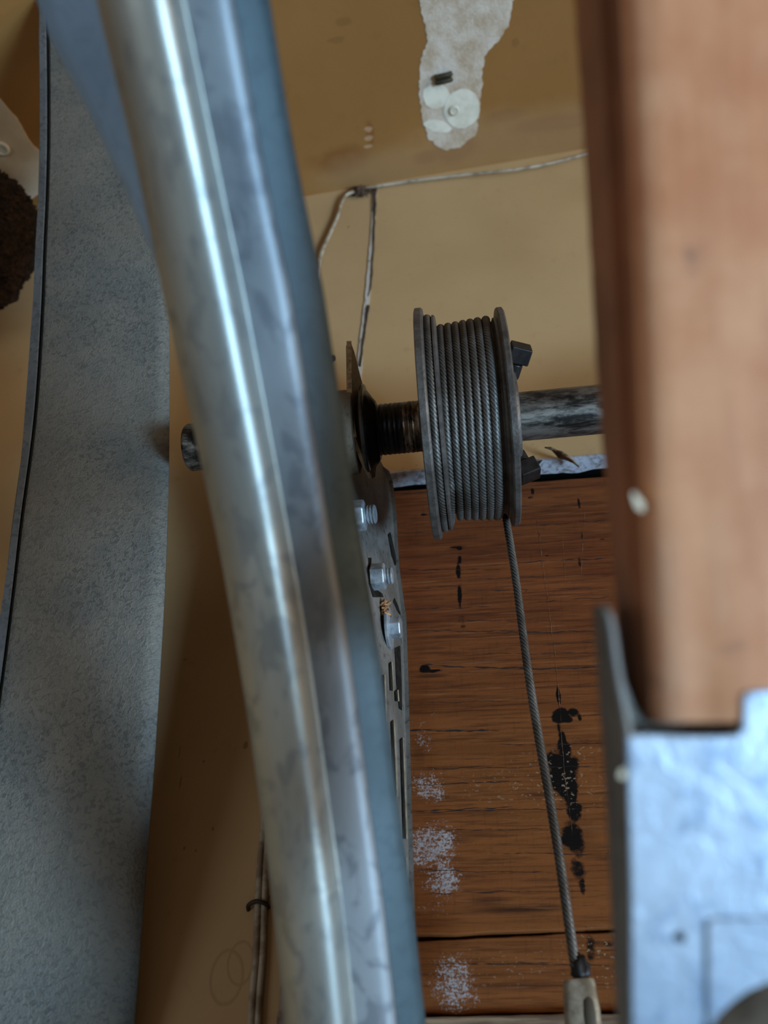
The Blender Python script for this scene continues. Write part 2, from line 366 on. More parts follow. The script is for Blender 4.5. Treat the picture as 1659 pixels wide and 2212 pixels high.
# ------------------------------------------------------------ header boards
def mk_wood():
    m = Mat('fir_header', .7, 0, .12)
    at = m.N.new('ShaderNodeAttribute'); at.attribute_name = 'marks'
    sp = m.N.new('ShaderNodeSeparateColor'); m.L.new(at.outputs['Color'], sp.inputs[0])
    soft, blk, dust = sp.outputs; flake = at.outputs['Alpha']
    g1 = m.noise(22, 6, .6, (.16, 1, 4.0), .8); g2 = m.noise(85, 5, .6, (.06, 1, 4.0), .5); g3 = m.noise(55, 5, .65, (.3, 1, 1.5)); fine = m.noise(600, 3, .6)
    c = m.mix(m.ss(g1, .25, .75), srgb(130, 66, 30), srgb(172, 96, 46))
    c = m.mix(m.math('MULTIPLY', m.ss(g2, .5, .78), .5), c, srgb(80, 42, 22))
    c = m.mix(m.math('MULTIPLY', m.ss(g3, .5, .8), .35), c, srgb(104, 52, 28))
    c = m.mix(m.math('MULTIPLY', m.ss(m.noise(9, 3, .5, (.5, 1, 2)), .5, .75), .45), c, srgb(160, 78, 40))
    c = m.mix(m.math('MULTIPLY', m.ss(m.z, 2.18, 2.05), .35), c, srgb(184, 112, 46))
    c = m.mix(m.math('MULTIPLY', soft, m.math('ADD', .55, m.math('MULTIPLY', g2, .7)), clamp=True), c, srgb(46, 24, 14))
    hg = m.noise(170, 4, .7, (.07, 1, 4.0)); c = m.mix(m.math('MULTIPLY', m.ss(hg, .56, .72), .55), c, srgb(54, 28, 15))
    fb = m.noise(620, 4, .7, (.05, 1, 1.0)); c = m.mix(m.math('MULTIPLY', m.ss(fb, .45, .68), .5), c, srgb(62, 34, 20)); fb2 = m.noise(480, 3, .6, (.06, 1, 1.0), vec=m.scale(m.pos, (1, 1, 1.37))); c = m.mix(m.math('MULTIPLY', m.ss(fb2, .58, .75), .35), c, srgb(206, 138, 84))
    sw = m.noise(500, 2, .5, (1, 1, .12)); c = m.mix(m.math('MULTIPLY', m.ss(sw, .55, .75), .16), c, srgb(60, 34, 22))
    bn = m.noise(300, 4, .7, (.7, 1, 1.3))
    bm_ = m.ss(m.math('ADD', blk, m.math('MULTIPLY', m.math('SUBTRACT', bn, .5), 1.0)), .22, .62)
    c = m.mix(bm_, c, srgb(26, 16, 9))
    s1 = m.noise(950, 2, .7); s2 = m.noise(380, 3, .75, (.7, 1, 1.6))
    dm = m.ss(m.math('ADD', m.math('MULTIPLY', s1, .55), m.math('ADD', m.math('MULTIPLY', s2, .55), m.math('MULTIPLY', dust, .34))), .78, .97)
    c = m.mix(m.math('MULTIPLY', dm, m.math('MULTIPLY', dust, 1.3, clamp=True)), c, srgb(216, 200, 180))
    fn = m.noise(620, 1, .5, (.8, 1, 1.1))
    c = m.mix(m.math('MULTIPLY', m.math('MULTIPLY', m.ss(fn, .64, .69), flake), .8), c, srgb(200, 166, 122))
    c = m.mix(1.0, c, (.52, .53, .62, 1), 'MULTIPLY'); m.color(c)
    m.bump(m.math('ADD', m.math('MULTIPLY', g2, .5), m.math('MULTIPLY', fine, .25)), .4, .0010)
    return m.m
CRACKM = plain('wood_crack', (18, 10, 7), .9, 0, (34, 18, 11), 200)
SCOREM = plain('knife_score', (70, 40, 24), .9, 0, (150, 104, 62), 500)
def wn(p, sc, sx=1.0): return noise.fractal(Vector((p.x * sc * sx, p.z * sc, 1.7)), .9, 2.1, 4)
SOFT = [(990, 1182, 60, 14, .7), (1080, 1175, 90, 14, .4), (1130, 1965, 130, 12, .8), (1060, 1945, 60, 12, .6), (1180, 1960, 60, 8, .8), (960, 1720, 60, 10, .4), (1000, 1800, 120, 14, .45), (1170, 1715, 90, 14, .4), (1100, 2130, 150, 10, .5), (930, 1460, 60, 8, .7), (1000, 1540, 130, 10, .25), (960, 1375, 160, 12, .3), (1180, 1340, 160, 8, .25), (905, 1630, 26, 60, .3), (1200, 1100, 120, 30, .25), (950, 1245, 90, 10, .35), (900, 1120, 60, 12, .3), (1250, 1800, 60, 60, .25)]
BLACK = [(915, 1112, 17, 9, 1), (993, 1185, 11, 10, 1), (990, 1235, 10, 46, .95), (993, 1290, 9, 62, .85), (1000, 1350, 9, 30, .35), (1150, 1060, 10, 26, .9), (1250, 1085, 7, 34, .8), (1258, 1160, 7, 32, .6), (1252, 1215, 6, 24, .5), (917, 1443, 17, 12, .95), (1181, 1200, 7, 4, .7), (1137, 1277, 6, 6, .6),
         (1206, 1500, 5, 34, .8), (1212, 1548, 20, 22, 1), (1240, 1538, 16, 11, .8), (1215, 1600, 11, 45, 1), (1252, 1548, 6, 14, .7), (1215, 1660, 34, 50, 1), (1232, 1715, 22, 34, .9), (1232, 1810, 24, 34, .75), (1248, 1872, 16, 28, .55), (1258, 1918, 6, 26, .55), (1222, 1625, 16, 30, .9), (1226, 1690, 26, 40, 1), (1205, 1690, 14, 26, .8), (1240, 1750, 18, 22, .8), (1220, 1790, 12, 10, .5), (1226, 1555, 14, 10, .7), (1208, 1575, 7, 20, .8), (1250, 1845, 12, 20, .5), (993, 1210, 8, 20, .8), (985, 1182, 24, 5, .8), (930, 1450, 30, 6, .6), (995, 1330, 12, 40, .3), (1145, 1075, 16, 9, .5), (1275, 2040, 9, 40, .5), (1300, 2040, 20, 8, .4), (1248, 2105, 12, 24, .5), (1190, 1345, 5, 6, .4), (1300, 1165, 16, 4, .5)]
DUST = [(915, 1600, 42, 60, .7), (925, 1700, 58, 60, .9), (935, 1830, 66, 70, 1), (960, 1900, 62, 50, 1), (985, 2130, 62, 66, 1), (940, 1960, 55, 24, .6)]
FLAKE = [(1190, 1700, 150, 90, .8), (1050, 1700, 120, 60, .5), (1250, 1640, 80, 60, .8), (1300, 2070, 90, 60, 1), (1100, 2090, 250, 40, .5), (920, 1560, 50, 50, .5)]
CRACKS = [(840, 1068, 930, 1062, 2.2), (1090, 1095, 1310, 1090, 1.6), (1090, 1140, 1320, 1122, 2.4), (1130, 1175, 1320, 1160, 1.5), (860, 1232, 1080, 1230, 2.4), (1100, 1216, 1330, 1205, 2.6), (870, 1318, 1060, 1310, 1.6), (1010, 1252, 1180, 1245, 1.8),
          (870, 1364, 1150, 1362, 2.2), (1050, 1368, 1320, 1363, 2.8), (900, 1436, 1180, 1446, 4.6), (1100, 1446, 1330, 1440, 2.6), (866, 1576, 1080, 1580, 5), (1020, 1412, 1330, 1410, 1.6), (890, 1697, 1150, 1687, 2), (880, 1753, 1110, 1743, 2.8), (890, 1754, 1330, 1744, 2.2), (1060, 1842, 1330, 1846, 2.6), (890, 1880, 1200, 1886, 2), (1080, 1610, 1330, 1606, 2),
          (900, 1660, 1330, 1655, 1.6), (900, 1930, 1150, 1925, 1.8), (1000, 1275, 1330, 1270, 1.6), (860, 1150, 960, 1152, 1.6), (860, 1112, 960, 1115, 1.6), (1000, 2082, 1330, 2086, 2), (900, 2084, 1200, 2080, 1.6), (1170, 1392, 1330, 1388, 1.4), (990, 1340, 1150, 1342, 1.4), (1160, 1300, 1330, 1288, 1.5), (1080, 1192, 1330, 1180, 1.2), (880, 1270, 1000, 1268, 1.4), (900, 1520, 1120, 1512, 1.2), (930, 1795, 1180, 1790, 1.6)]
SCORES = [(1157, 1090, 1178, 1260, 1.5), (1176, 1240, 1196, 1400, 1.4), (1196, 1380, 1212, 1560, 1.4), (1208, 1560, 1236, 1800, 1.3), (1262, 1100, 1256, 1240, 1.6), (1215, 1160, 1222, 1260, 1.1), (1100, 1100, 1180, 1098, 1)]
WOOD = mk_wood()
def board(name, tl, tr, bl, br, label, y=BY, mat=WOOD, wav=.0006, marks=False):
    zl0, zr0, zl1, zr1 = [wpx(*p, y).z for p in (tl, tr, bl, br)]
    x0, x1 = XB + .004, .45; xa, xb = wpx(*tl, y).x, wpx(*tr, y).x
    f = lambda a, b, x: a + (b - a) * (x - xa) / (xb - xa)
    bm = bmesh.new(); n = 90
    tp = [Vector((lerp(x0, x1, i / n), y, f(zl0, zr0, lerp(x0, x1, i / n)) + wav * noise.noise(Vector((i * .35, 0, 1))))) for i in range(n + 1)]
    bt = [Vector((lerp(x0, x1, i / n), y, f(zl1, zr1, lerp(x0, x1, i / n)) + wav * noise.noise(Vector((i * .35, 4, 1))))) for i in range(n + 1)]
    if not marks:
        secs = [[a, b, b + Vector((0, .036, 0)), a + Vector((0, .036, 0))] for a, b in zip(tp, bt)]
        loft(bm, secs, True, True)
        return bevel(rebase(tag(link(name, mesh(bm), mat), label, 'board')), .0008, 2)
    # finely divided front face carrying the painted marks
    step = .00075; zt, zb = max(p.z for p in tp), min(p.z for p in bt); zh = max((tp[0].z - bt[0].z), .01)
    nx = int(.175 / step); nz = int(zh / step)
    xs = [lerp(x0, x0 + .175, i / nx) for i in range(nx + 1)] + [x0 + .25, x1]
    secs = []
    for i, x in enumerate(xs):
        u = (x - x0) / (x1 - x0) * n; k = min(int(u), n - 1); a = tp[k].lerp(tp[k + 1], u - k); b = bt[k].lerp(bt[k + 1], u - k)
        ed = [(0, .0012), (.0004, .0004)]
        col = [a + Vector((0, .036, 0)), a + Vector((0, .0012, .0)), a + Vector((0, .0003, -.0003))] + [a.lerp(b, j / nz) for j in range(1, nz)] + [b + Vector((0, .0003, .0003)), b + Vector((0, .0012, 0)), b + Vector((0, .036, 0))]
        secs.append(col)
    lay = bm.verts.layers.float_color.new('marks')
    vs = loft(bm, secs, True, True)
    vals = [[0.0, 0.0, 0.0, 0.0] for _ in range(len(secs) * len(secs[0]))]
    m_ = len(secs[0])
    for ch, tab in enumerate((SOFT, BLACK, DUST, FLAKE)):
        sc, sx, amt, soft = [(26, .4, .7, 1.3), (110, 1, .5, 1.2), (60, .6, .4, 1.7), (45, 1, .35, 1.4)][ch]
        for px, py, rx, ry, w in tab:
            p = wpx(px, py, y); q = (p - CAM).dot(-zc) / F; rx *= q * [1, 1.65, 1.4, 1.1][ch]; ry *= q * [1.05, 1.6, 1.4, 1.1][ch]
            for i, x in enumerate(xs):
                du = (x - p.x) / rx
                if abs(du) > 2.4: continue
                for j in range(m_):
                    z = secs[i][j].z; dv = (z - p.z) / ry
                    if abs(dv) > 2.4: continue
                    r = math.hypot(du, dv) + amt * wn(secs[i][j], sc, sx)
                    t = min(1, max(0, (1 + soft / 2 - r) / soft)); t = t * t * (3 - 2 * t) * w
                    v = vals[i * m_ + j]
                    if t > v[ch]: v[ch] = t
    for i, row in enumerate(vs):
        for j, v in enumerate(row): v[lay] = vals[i * m_ + j]
    for tab, mi, amp in ((CRACKS, 1, 3), (SCORES, 2, 1.5)):
        for ci, (ax_, ay, bx, by, w) in enumerate(tab):
            if not (min(a.z for a in bt) - .002 < wpx(ax_, ay, y).z < zt): continue
            L = max(abs(bx - ax_), abs(by - ay)); kk = max(8, int(L / 4)); secs2 = []
            for k in range(kk + 1):
                t = k / kk; px, py = lerp(ax_, bx, t), lerp(ay, by, t)
                wv = amp * noise.fractal(Vector((px * .02, py * .02, ci * 3.1)), .8, 2, 3)
                ww = w * .40 * (min(1, 6 * t) * min(1, 6 * (1 - t))) ** .6 * max(.06, .55 + 1.2 * noise.noise(Vector((px * .06, py * .06, ci))))
                if mi == 1: secs2.append([wpx(px, py + wv - ww, y - .0002), wpx(px, py + wv + ww, y - .0002)])
                else: secs2.append([wpx(px + wv - ww, py, y - .0002), wpx(px + wv + ww, py, y - .0002)])
            old = set(bm.faces); loft(bm, secs2)
            for fc in set(bm.faces) - old: fc.material_index = mi
    me = bpy.data.meshes.new('m'); bmesh.ops.recalc_face_normals(bm, faces=bm.faces); bm.to_mesh(me); bm.free()
    return rebase(tag(link(name, me, [mat, CRACKM, SCOREM]), label, 'board'))
hb = board('header_board', (845, 1060), (1290, 1030), (895, 2023), (1330, 2002), 'wide reddish brown header board with black stains behind the cable drum', marks=True)
hb2 = board('header_board', (895, 2032), (1330, 2011), (905, 2192), (1340, 2184), 'lower narrow header board with pale overspray below the cracked joint', y=BY + .002, marks=True)
hb3 = board('header_board', (905, 2196), (1340, 2188), (910, 2420), (1345, 2420), 'pale grey board edge showing at the bottom below the header boards', y=BY - .002, mat=plain('weathered_edge', (150, 122, 92), .8, 0, (92, 66, 44), 120, .4, (.2, 1, 3)))
bm = bmesh.new(); box(bm, (XB - .1, .0525, 1.2), (.6, .07, 2.45))  # black sheet behind the boards, darkness of the cavity given as colour
tag(link('cavity_dark_sheet', mesh(bm), dark_m), kind='structure')

# ------------------------------------------------------------ torsion shaft
def mk_shaft():
    m = Mat('worn_shaft_steel', .42, .75, .5)
    a = m.noise(150, 6, .72, (.3, 1, 1), .4); b = m.noise(420, 4, .7, (.2, 1, 1)); w = m.noise(18, 3)
    c = m.mix(m.ss(a, .36, .58), srgb(48, 44, 40), srgb(138, 130, 118))
    c = m.mix(m.math('MULTIPLY', m.ss(b, .48, .66), .6), c, srgb(32, 29, 27))
    left = m.ss(m.x, on_shaft(520).x, on_shaft(470).x)
    c = m.mix(m.math('MULTIPLY', left, m.ss(m.noise(70, 4, .7, (1, 1, .4)), .42, .56)), c, srgb(18, 16, 14))
    m.color(c); m.rough(m.math('ADD', .34, m.math('MULTIPLY', a, .3))); m.bump(b, .25, .0005); return m.m
SHAFTM = mk_shaft()
pL = on_shaft(405); R0 = .01275
bm = bmesh.new()
Ls = .85
lathe(bm, pL, AX, [(0, 0), (0, .0112), (.0007, .0122), (.0018, R0), (.05, R0), (.2, R0), (.4, R0), (Ls, R0), (Ls, 0)], 72)
shaft = rebase(tag(link('torsion_shaft', mesh(bm, 35), SHAFTM), 'worn round steel shaft running across the wall through the cable drum', 'shaft'))

# ------------------------------------------------------------ cable drum
def mk_drum():
    m = Mat('cast_aluminium', .5, .55, .5)
    a = m.noise(70, 5, .65); b = m.noise(600, 3, .6)
    c = m.mix(m.ss(a, .35, .7), srgb(106, 99, 92), srgb(74, 67, 60))
    c = m.mix(m.math('MULTIPLY', m.ss(b, .5, .7), .4), c, srgb(50, 45, 40))
    m.color(c); m.bump(b, .4, .0006); return m.m
DRUMM = mk_drum()
pD = on_shaft(915); KA = (on_shaft(1100) - pD).length / 185
def T(px): return (px - 915) * KA
drum = empty('cable_drum', pD + AX * T(1000), 'grey grooved cable drum with flanged rims on the torsion shaft', 'cable drum')
RB = .0506
prof = [(T(915), .0136), (T(915), .022), (T(917), .030), (T(918), .057), (T(917), .0592), (T(919), .0604), (T(931), .0604), (T(935), .0596), (T(936.5), .0538)]
prof += [(T(937), .0538), (T(941), .0527), (T(945), .0525), (T(949), .0530), (T(951), .0548), (T(953), .0561), (T(957), .0561), (T(960), .0550), (T(962), .0500)]
for i in range(6):
    c0 = 971 + 16.2 * i
    prof += [(T(c0 - 8), .0488), (T(c0 - 4), .0474), (T(c0), .0470), (T(c0 + 4), .0474)]
prof += [(T(1062), .0500), (T(1064), .0512), (T(1067), .0512), (T(1070), .0498), (T(1074), .0494), (T(1078), .0502), (T(1080), .0516), (T(1084), .0518), (T(1086), .0530), (T(1087), .0560), (T(1090), .0566), (T(1099), .0566), (T(1102), .0556), (T(1104), .048), (T(1106), .030), (T(1110), .027), (T(1116), .026), (T(1118), .024), (T(1118), .0136)]
bm = bmesh.new(); lathe(bm, pD, AX, prof, 128)
link('spool', mesh(bm, 30), DRUMM, drum)
# hub ring + set screws
blackm = plain('black_screw', (30, 26, 24), .5, .5, (48, 40, 36), 200)
ax_a, ax_b = frame(AX)
for (px, py, lo, hi) in [(1096, 797, .0, 0), (1118, 1000, 0, 0)]:
    up = (at_d(px, py, .445) - on_shaft(1100)); up -= AX * up.dot(AX); up.normalize()
    base = pD + AX * (T(1109)) + up * .022
    bm = bmesh.new()
    s = .0052; v = AX.cross(up); dd = (up * .82 + AX * .30).normalized(); e = (AX - dd * AX.dot(dd)).normalized(); v = dd.cross(e)
    L_ = .0120 if py < 900 else .0100
    lathe(bm, base, dd, [(0, .0036), (L_ - .004, .0036), (L_ - .004, 0)], 20)
    q = base + dd * (L_ - .003)
    slab(bm, [q + e * s + v * s, q + e * s - v * s, q - e * s - v * s, q - e * s + v * s], dd * .0085)
    bevel(link('set_screw', mesh(bm), blackm, drum), .0006)

# ------------------------------------------------------------ lift cable: twisted rope wound on the drum, then hanging
def mk_rope():
    m = Mat('steel_rope', .5, .6, .5)
    a = m.noise(35, 4, .6); b = m.noise(500, 3, .6)
    c = m.mix(m.ss(a, .35, .65), srgb(122, 115, 106), srgb(84, 75, 65)); c = m.mix(m.math('MULTIPLY', m.ss(b, .5, .72), .35), c, srgb(60, 52, 45))
    at = m.N.new('ShaderNodeAttribute'); at.attribute_name = 'marks'
    sp = m.N.new('ShaderNodeSeparateColor'); m.L.new(at.outputs['Color'], sp.inputs[0])
    c = m.mix(m.ss(sp.outputs[0], .70, .2), c, srgb(22, 18, 15))  # valleys between strands coloured dark, painted shade for the twist
    m.color(c); return m.m
ROPEM = mk_rope()
cab_top = at_ax(1082, 1118, 1, SY + .0505); cab_bot = at_ax(1243, 2090, 1, -.034)
RR = .00205; SGN = -1
def drum_pt(t, ang, r):
    """ang measured from the wall side (+y), turning down towards the camera."""
    yv = (Vector((0, 1, 0)) - AX * AX.y).normalized(); zv = AX.cross(yv)
    return pD + AX * t + (yv * math.cos(ang) + zv * math.sin(ang)) * r
path = []
tw = 2 * math.pi
STEP = .0007
def wind(t0, t1, r0, r1, a0, a1):
    n = int(abs(a1 - a0) * r0 / STEP)
    for i in range(n): 
        f = i / n; path.append(drum_pt(lerp(t0, t1, f), lerp(a0, a1, f), lerp(r0, r1, f)))
wind(T(943), T(943), .0546, .0546, 0, -tw * 1.0)
wind(T(945), T(964), .0546, .0500, -tw, -tw * 1.28)
wind(T(964.5), T(1062.5), .0490, .0509, -tw * 1.28, -tw * 7.52)
wind(T(1062.5), T(1076), .0509, .0512, -tw * 7.52, -tw * 7.92)
wind(T(1076), T(1076), .0512, .0512, -tw * 7.92, -tw * 8.0)
end = drum_pt(T(1076), 0, .0512)
hang = (cab_bot - end); n = int(hang.length / STEP)
# gentle sideways kinks like the photograph's
for i in range(n + 1):
    f = i / n; k = .0009 * math.sin(f * 9) * f * (1 - f) * 3; path.append(end + hang * f + Vector((k, 0, 0)))
# soften path joins
for _ in range(6): path = [path[0]] + [(a + b * 2 + c) / 4 for a, b, c in zip(path, path[1:], path[2:])] + [path[-1]]
def rope_mesh(path, R, lay, strands=6, n=36, sgn=1):
    bm = bmesh.new(); lay_ = bm.verts.layers.float_color.new('marks'); secs = []; vals = []; s = 0; pa = None
    for i, p in enumerate(path):
        d = (path[min(i + 1, len(path) - 1)] - path[max(i - 1, 0)]).normalized()
        if i: s += (p - path[i - 1]).length
        if pa is None: pa, _ = frame(d)
        pa = (pa - d * pa.dot(d)).normalized(); b = d.cross(pa); ph = sgn * s / lay * tw
        sec = []
        for k in range(n):
            th = k * tw / n; lob = abs(math.cos(strands * (th - ph) / 2)); r = R * (.66 + .38 * lob ** .75)
            sec.append(p + (pa * math.cos(th) + b * math.sin(th)) * r); vals.append(lob)
        secs.append(sec)
    vs = loft(bm, secs, True, True); it = iter(vals)
    for row in vs:
        for v in row: l = next(it); v[lay_] = (l, l, l, 1)
    return bm
cable = empty('lift_cable', cab_bot, 'twisted grey steel cable wound on the drum and hanging down past the header board', 'cable')
link('wire_rope', mesh(rope_mesh(path, RR, .0130, sgn=SGN), 75), ROPEM, cable)
# crimp sleeve at the bottom
slm = plain('dull_sleeve', (170, 156, 134), .5, .35, (122, 106, 84), 150, .3)
hd = hang.normalized(); sa = Vector((1, 0, 0)); sa = (sa - hd * sa.dot(hd)).normalized(); sb = hd.cross(sa)
s0 = at_ax(1250, 2118, 1, -.034); hd2 = (at_ax(1272, 2330, 1, -.034) - s0).normalized()
bm = bmesh.new(); secs = []
for t, w, h in [(-.0004, .0040, .0026), (0, .0058, .0036), (.0015, .0062, .0039), (.008, .0066, .0040), (.010, .0068, .0041), (.018, .0068, .0041), (.028, .0068, .0041), (.036, .0066, .0040), (.037, .0050, .003)]:
    secs.append([s0 + hd2 * t + sa * w * math.copysign(abs(math.cos(k * tw / 32)) ** .6, math.cos(k * tw / 32)) + sb * h * math.copysign(abs(math.sin(k * tw / 32)) ** .6, math.sin(k * tw / 32)) for k in range(32)])
loft(bm, secs, True, True)
sleeve = link('crimp_sleeve', mesh(bm, 50), slm, cable); sleeve['label'] = 'pale flattened crimp sleeve'
front = -sb if (-sb).dot(CAM - s0) > 0 else sb
bm = bmesh.new(); secs = []
for t, w, h in [(.006, .0006, .0), (.0075, .0019, .0007), (.012, .0024, .0010), (.017, .0022, .0009), (.020, .0012, .0004), (.021, .0003, 0)]:
    c = s0 + hd2 * t + sa * .0024 + front * .0037
    secs.append([c + sa * w * math.cos(k * tw / 16) + front * max(h, .0001) * math.sin(k * tw / 16) for k in range(16)])
loft(bm, secs, True, True); link('crimp_dent', mesh(bm, 50), plain('sleeve_dirt', (74, 62, 46), .7, .2), sleeve)
bm = bmesh.new()
bmesh.ops.create_icosphere(bm, subdivisions=3, radius=.0036)
q = s0 - hd2 * .004 + sa * .0012
for v in bm.verts: v.co = Vector((v.co.x * 1.0, v.co.y * .8, v.co.z * 1.5)) * (1 + .4 * noise.noise(v.co * 600)) + q
link('tar_blob', mesh(bm, 60), plain('tar_black', (26, 20, 15), .6), cable)

# ------------------------------------------------------------ end bearing bracket
def mk_brack(name, c1, c2, c3, rough=.6, metal=.35):
    m = Mat(name, rough, metal, .4)
    a = m.noise(36, 6, .7, (1, 1, .5), .6); b = m.noise(260, 4, .65); sc = m.noise(120, 4, .6, (1, 1, .12))
    c = m.mix(m.ss(a, .35, .65), srgb(*c1), srgb(*c2)); c = m.mix(m.math('MULTIPLY', m.ss(b, .52, .7), .6), c, srgb(*c3))
    c = m.mix(m.math('MULTIPLY', m.ss(sc, .6, .75), .5), c, srgb(*c3))
    m.color(c); m.bump(b, .4, .0006); return m.m
BRK = mk_brack('grimy_galvanized', (96, 88, 78), (124, 116, 106), (48, 40, 33))
FIN = mk_brack('grimy_plate', (140, 118, 86), (112, 98, 76), (60, 48, 36))
GREASE = plain('black_grease', (9, 8, 7), .36, .0, (18, 16, 14), 160, .9, (1, .3, .3), spec=.35)
# long upright: its face runs from the wall towards the camera; right edge follows the wall
redge = [(z_, x_) for x_, z_ in sorted([(wpx(px, py, -.004).x, wpx(px, py, -.004).z) for px, py in [(845, 1050), (852, 1110), (858, 1230), (873, 1340), (878, 1500), (884, 1750), (891, 2010), (904, 2212), (908, 2400)]], key=lambda p: p[1])]
def xr(z):
    return interp(redge, min(max(z, redge[0][0]), redge[-1][0]))[0]
def face(px, py, off=0.0):
    r = ray(px, py); t0, t1 = .2, .9
    f = lambda t: (CAM + r * t).x - xr((CAM + r * t).z) - off - .25 * (CAM + r * t).y
    lo, hi = .2, 1.2
    if f(lo) * f(hi) > 0: return None
    for _ in range(50):
        mid = (lo + hi) / 2
        if f(lo) * f(mid) <= 0: hi = mid
        else: lo = mid
    return CAM + r * lo
bearing = empty('bearing_bracket', on_shaft(790), 'grimy steel end bearing bracket with bolts, holding the shaft beside the curved track', 'bracket')
# body: from its right edge at the wall to a front edge hidden behind the track
bm = bmesh.new(); secs = []
ured = [[940, 752], [960, 786], [985, 815], [1010, 829], [1045, 843], [1110, 851], [1230, 857], [1340, 872], [1500, 877], [1750, 883], [2010, 890], [2212, 903], [2420, 908]]
uleft = [[940, 715], [1100, 742], [1350, 782], [1728, 832], [1968, 864], [2212, 888], [2420, 895]]
for i in range(75):
    py = 940 + i * 20; rx, lx = interp(ured, py)[0], interp(uleft, py)[0]
    row = [face(lerp(rx, lx, k / 6), py) for k in range(7)]
    r0 = face(rx, py)
    secs.append([r0 + Vector((-.010, .0004, 0)), r0 + Vector((-.001, .0003, 0)), r0 + Vector((.0002, -.0004, 0))] + row + [row[-1] + Vector((-.004, -.002, 0)), row[-1] + Vector((-.02, -.002, 0))])
loft(bm, secs)
body = link('upright_flange', mesh(bm, 35), BRK, bearing); so = body.modifiers.new('thick', 'SOLIDIFY'); so.thickness = .0022; so.offset = -1
# creased ear at the wall side, next to the bolts
creasem = plain('dark_crease', (24, 20, 17), 1, 0, (40, 34, 28), 200, spec=.05)
def strip(name, pxs, mat, off=.0003, th=.0002):
    P3 = [face(px, py, off) for px, py in pxs]
    if any(p is None for p in P3): return None
    bm = bmesh.new(); slab(bm, P3, Vector((th, 0, 0))); return link(name, mesh(bm), mat, bearing)
strip('crease', [(838, 1155), (846, 1200), (853, 1222), (857, 1215), (850, 1180), (843, 1150)], creasem)
strip('crease', [(850, 1300), (858, 1318), (866, 1330), (860, 1310), (852, 1292)], creasem)
strip('crease', [(853, 1400), (856, 1470), (862, 1530), (868, 1535), (867, 1470), (864, 1395)], creasem)
strip('crease', [(796, 1205), (797, 1260), (806, 1290), (828, 1290), (825, 1282), (808, 1270), (800, 1235), (802, 1205)], creasem)
pale_edge = plain('pale_slot_edge', (166, 150, 122), .5, .3, (128, 112, 88), 200)  # pale strip beside each dark slot
for L, Rr, y0, y1 in [(829.5, 834, 1458, 1560), (845.5, 849, 1430, 1492), (849.5, 857, 1556, 1720), (869.5, 877.5, 1594, 1812), (858, 860, 1490, 1515), (876.5, 879, 1852, 1905)]:
    strip('slot', [(L - 5, y0 + 4), (L - 1, y0), (Rr - 1.5, y1), (Rr - 6, y1)], creasem, .0005, .0003)
    strip('slot_edge', [(L - .6, y0), (L + 1.2, y0), (Rr + .7, y1), (Rr - 1.1, y1)], pale_edge, .0006, .0005)
bm = bmesh.new(); box(bm, (-.0635, -.088, 1.80), (-.0615, -.0006, 2.15))  # unseen plate added behind the track to shade the wall on its left
link('hidden_shade_plate', mesh(bm), BRK, bearing)
# bearing plate: thin upright plate around the shaft, with a raised pointed top
pn = Vector((.95, -.30, 0.0)).normalized(); pc = on_shaft(792)
def fin(px, py): return at_pl(px, py, pc, pn)
outline = [(758, 737), (766, 760), (776, 800), (787, 842), (797, 868), (806, 900), (812, 950), (814, 1000), (812, 1030), (806, 1034), (797, 1016), (785, 990), (774, 962), (766, 940), (760, 900), (757, 850), (756, 790), (755, 745)]
bm = bmesh.new(); slab(bm, [fin(*p) for p in outline], -pn * .0024 + Vector((0, 0, 0)))
bevel(link('bearing_plate', mesh(bm), FIN, bearing), .0005)
# plate's broad near edge
bm = bmesh.new()
near = [fin(px, py) + pn * .0003 for px, py in [(757, 740), (757.5, 800), (758, 850), (761, 900), (768, 945)]]
secs = [[p + Vector((.0002, 0, 0)), p + Vector((.0004, -.0010, 0)), p + Vector((-.0022, -.0012, 0)), p + Vector((-.0024, 0.0008, 0))] for p in near]
loft(bm, secs, True, True); link('plate_edge', mesh(bm, 50), plain('worn_edge', (176, 150, 112), .6, .2, (120, 100, 74), 260), bearing)
# bearing race: curved lip, rounded boss behind, grease and sleeve
bm = bmesh.new()
c0 = on_shaft(788)
lathe(bm, c0, AX, [(-.002, .0165), (0, .0240), (.0012, .0250), (.0020, .0244), (.0024, .0228), (.0022, .0210), (.0030, .018), (.0030, .0137)], 64)
link('bearing_race', mesh(bm, 30), plain('race_steel', (84, 78, 70), .3, .8, (36, 32, 29), 120), bearing)
bm = bmesh.new()
lathe(bm, c0 + AX * .0022, AX, [(0, .0137), (0, .0212), (.0010, .0206), (.0026, .0185), (.004, .0168), (.0052, .0150), (.0052, .0137)], 64)
for v in bm.verts:
    k = noise.noise(v.co * 380) * .0012 + noise.noise(v.co * 120) * .0012; rad = v.co - (c0 + AX * (v.co - c0).dot(AX))
    if rad.length > .014: v.co += rad.normalized() * k
link('grease_collar', mesh(bm, 60), GREASE, bearing)
bm = bmesh.new(); pr = []
e0, e1 = (on_shaft(806) - c0).length, (on_shaft(917) - c0).length
n = 90
for i in range(n + 1):
    t = i / n; pr.append((lerp(e0, e1, t), .01345 + .00016 * math.sin(t * 70) + .00022 * noise.noise(Vector((t * 28, 0, 0)))))
pr = [(e0, .0130)] + pr + [(e1, .0130)]
lathe(bm, c0, AX, pr, 64)
sg = Mat('greasy_sleeve', .28, .7, .5)
na = sg.noise(260, 4, .6, (1, .25, .25)); nb = sg.noise(60, 5, .7)
bare = sg.math('MULTIPLY', sg.ss(sg.x, on_shaft(866).x, on_shaft(885).x), sg.ss(nb, .40, .55))
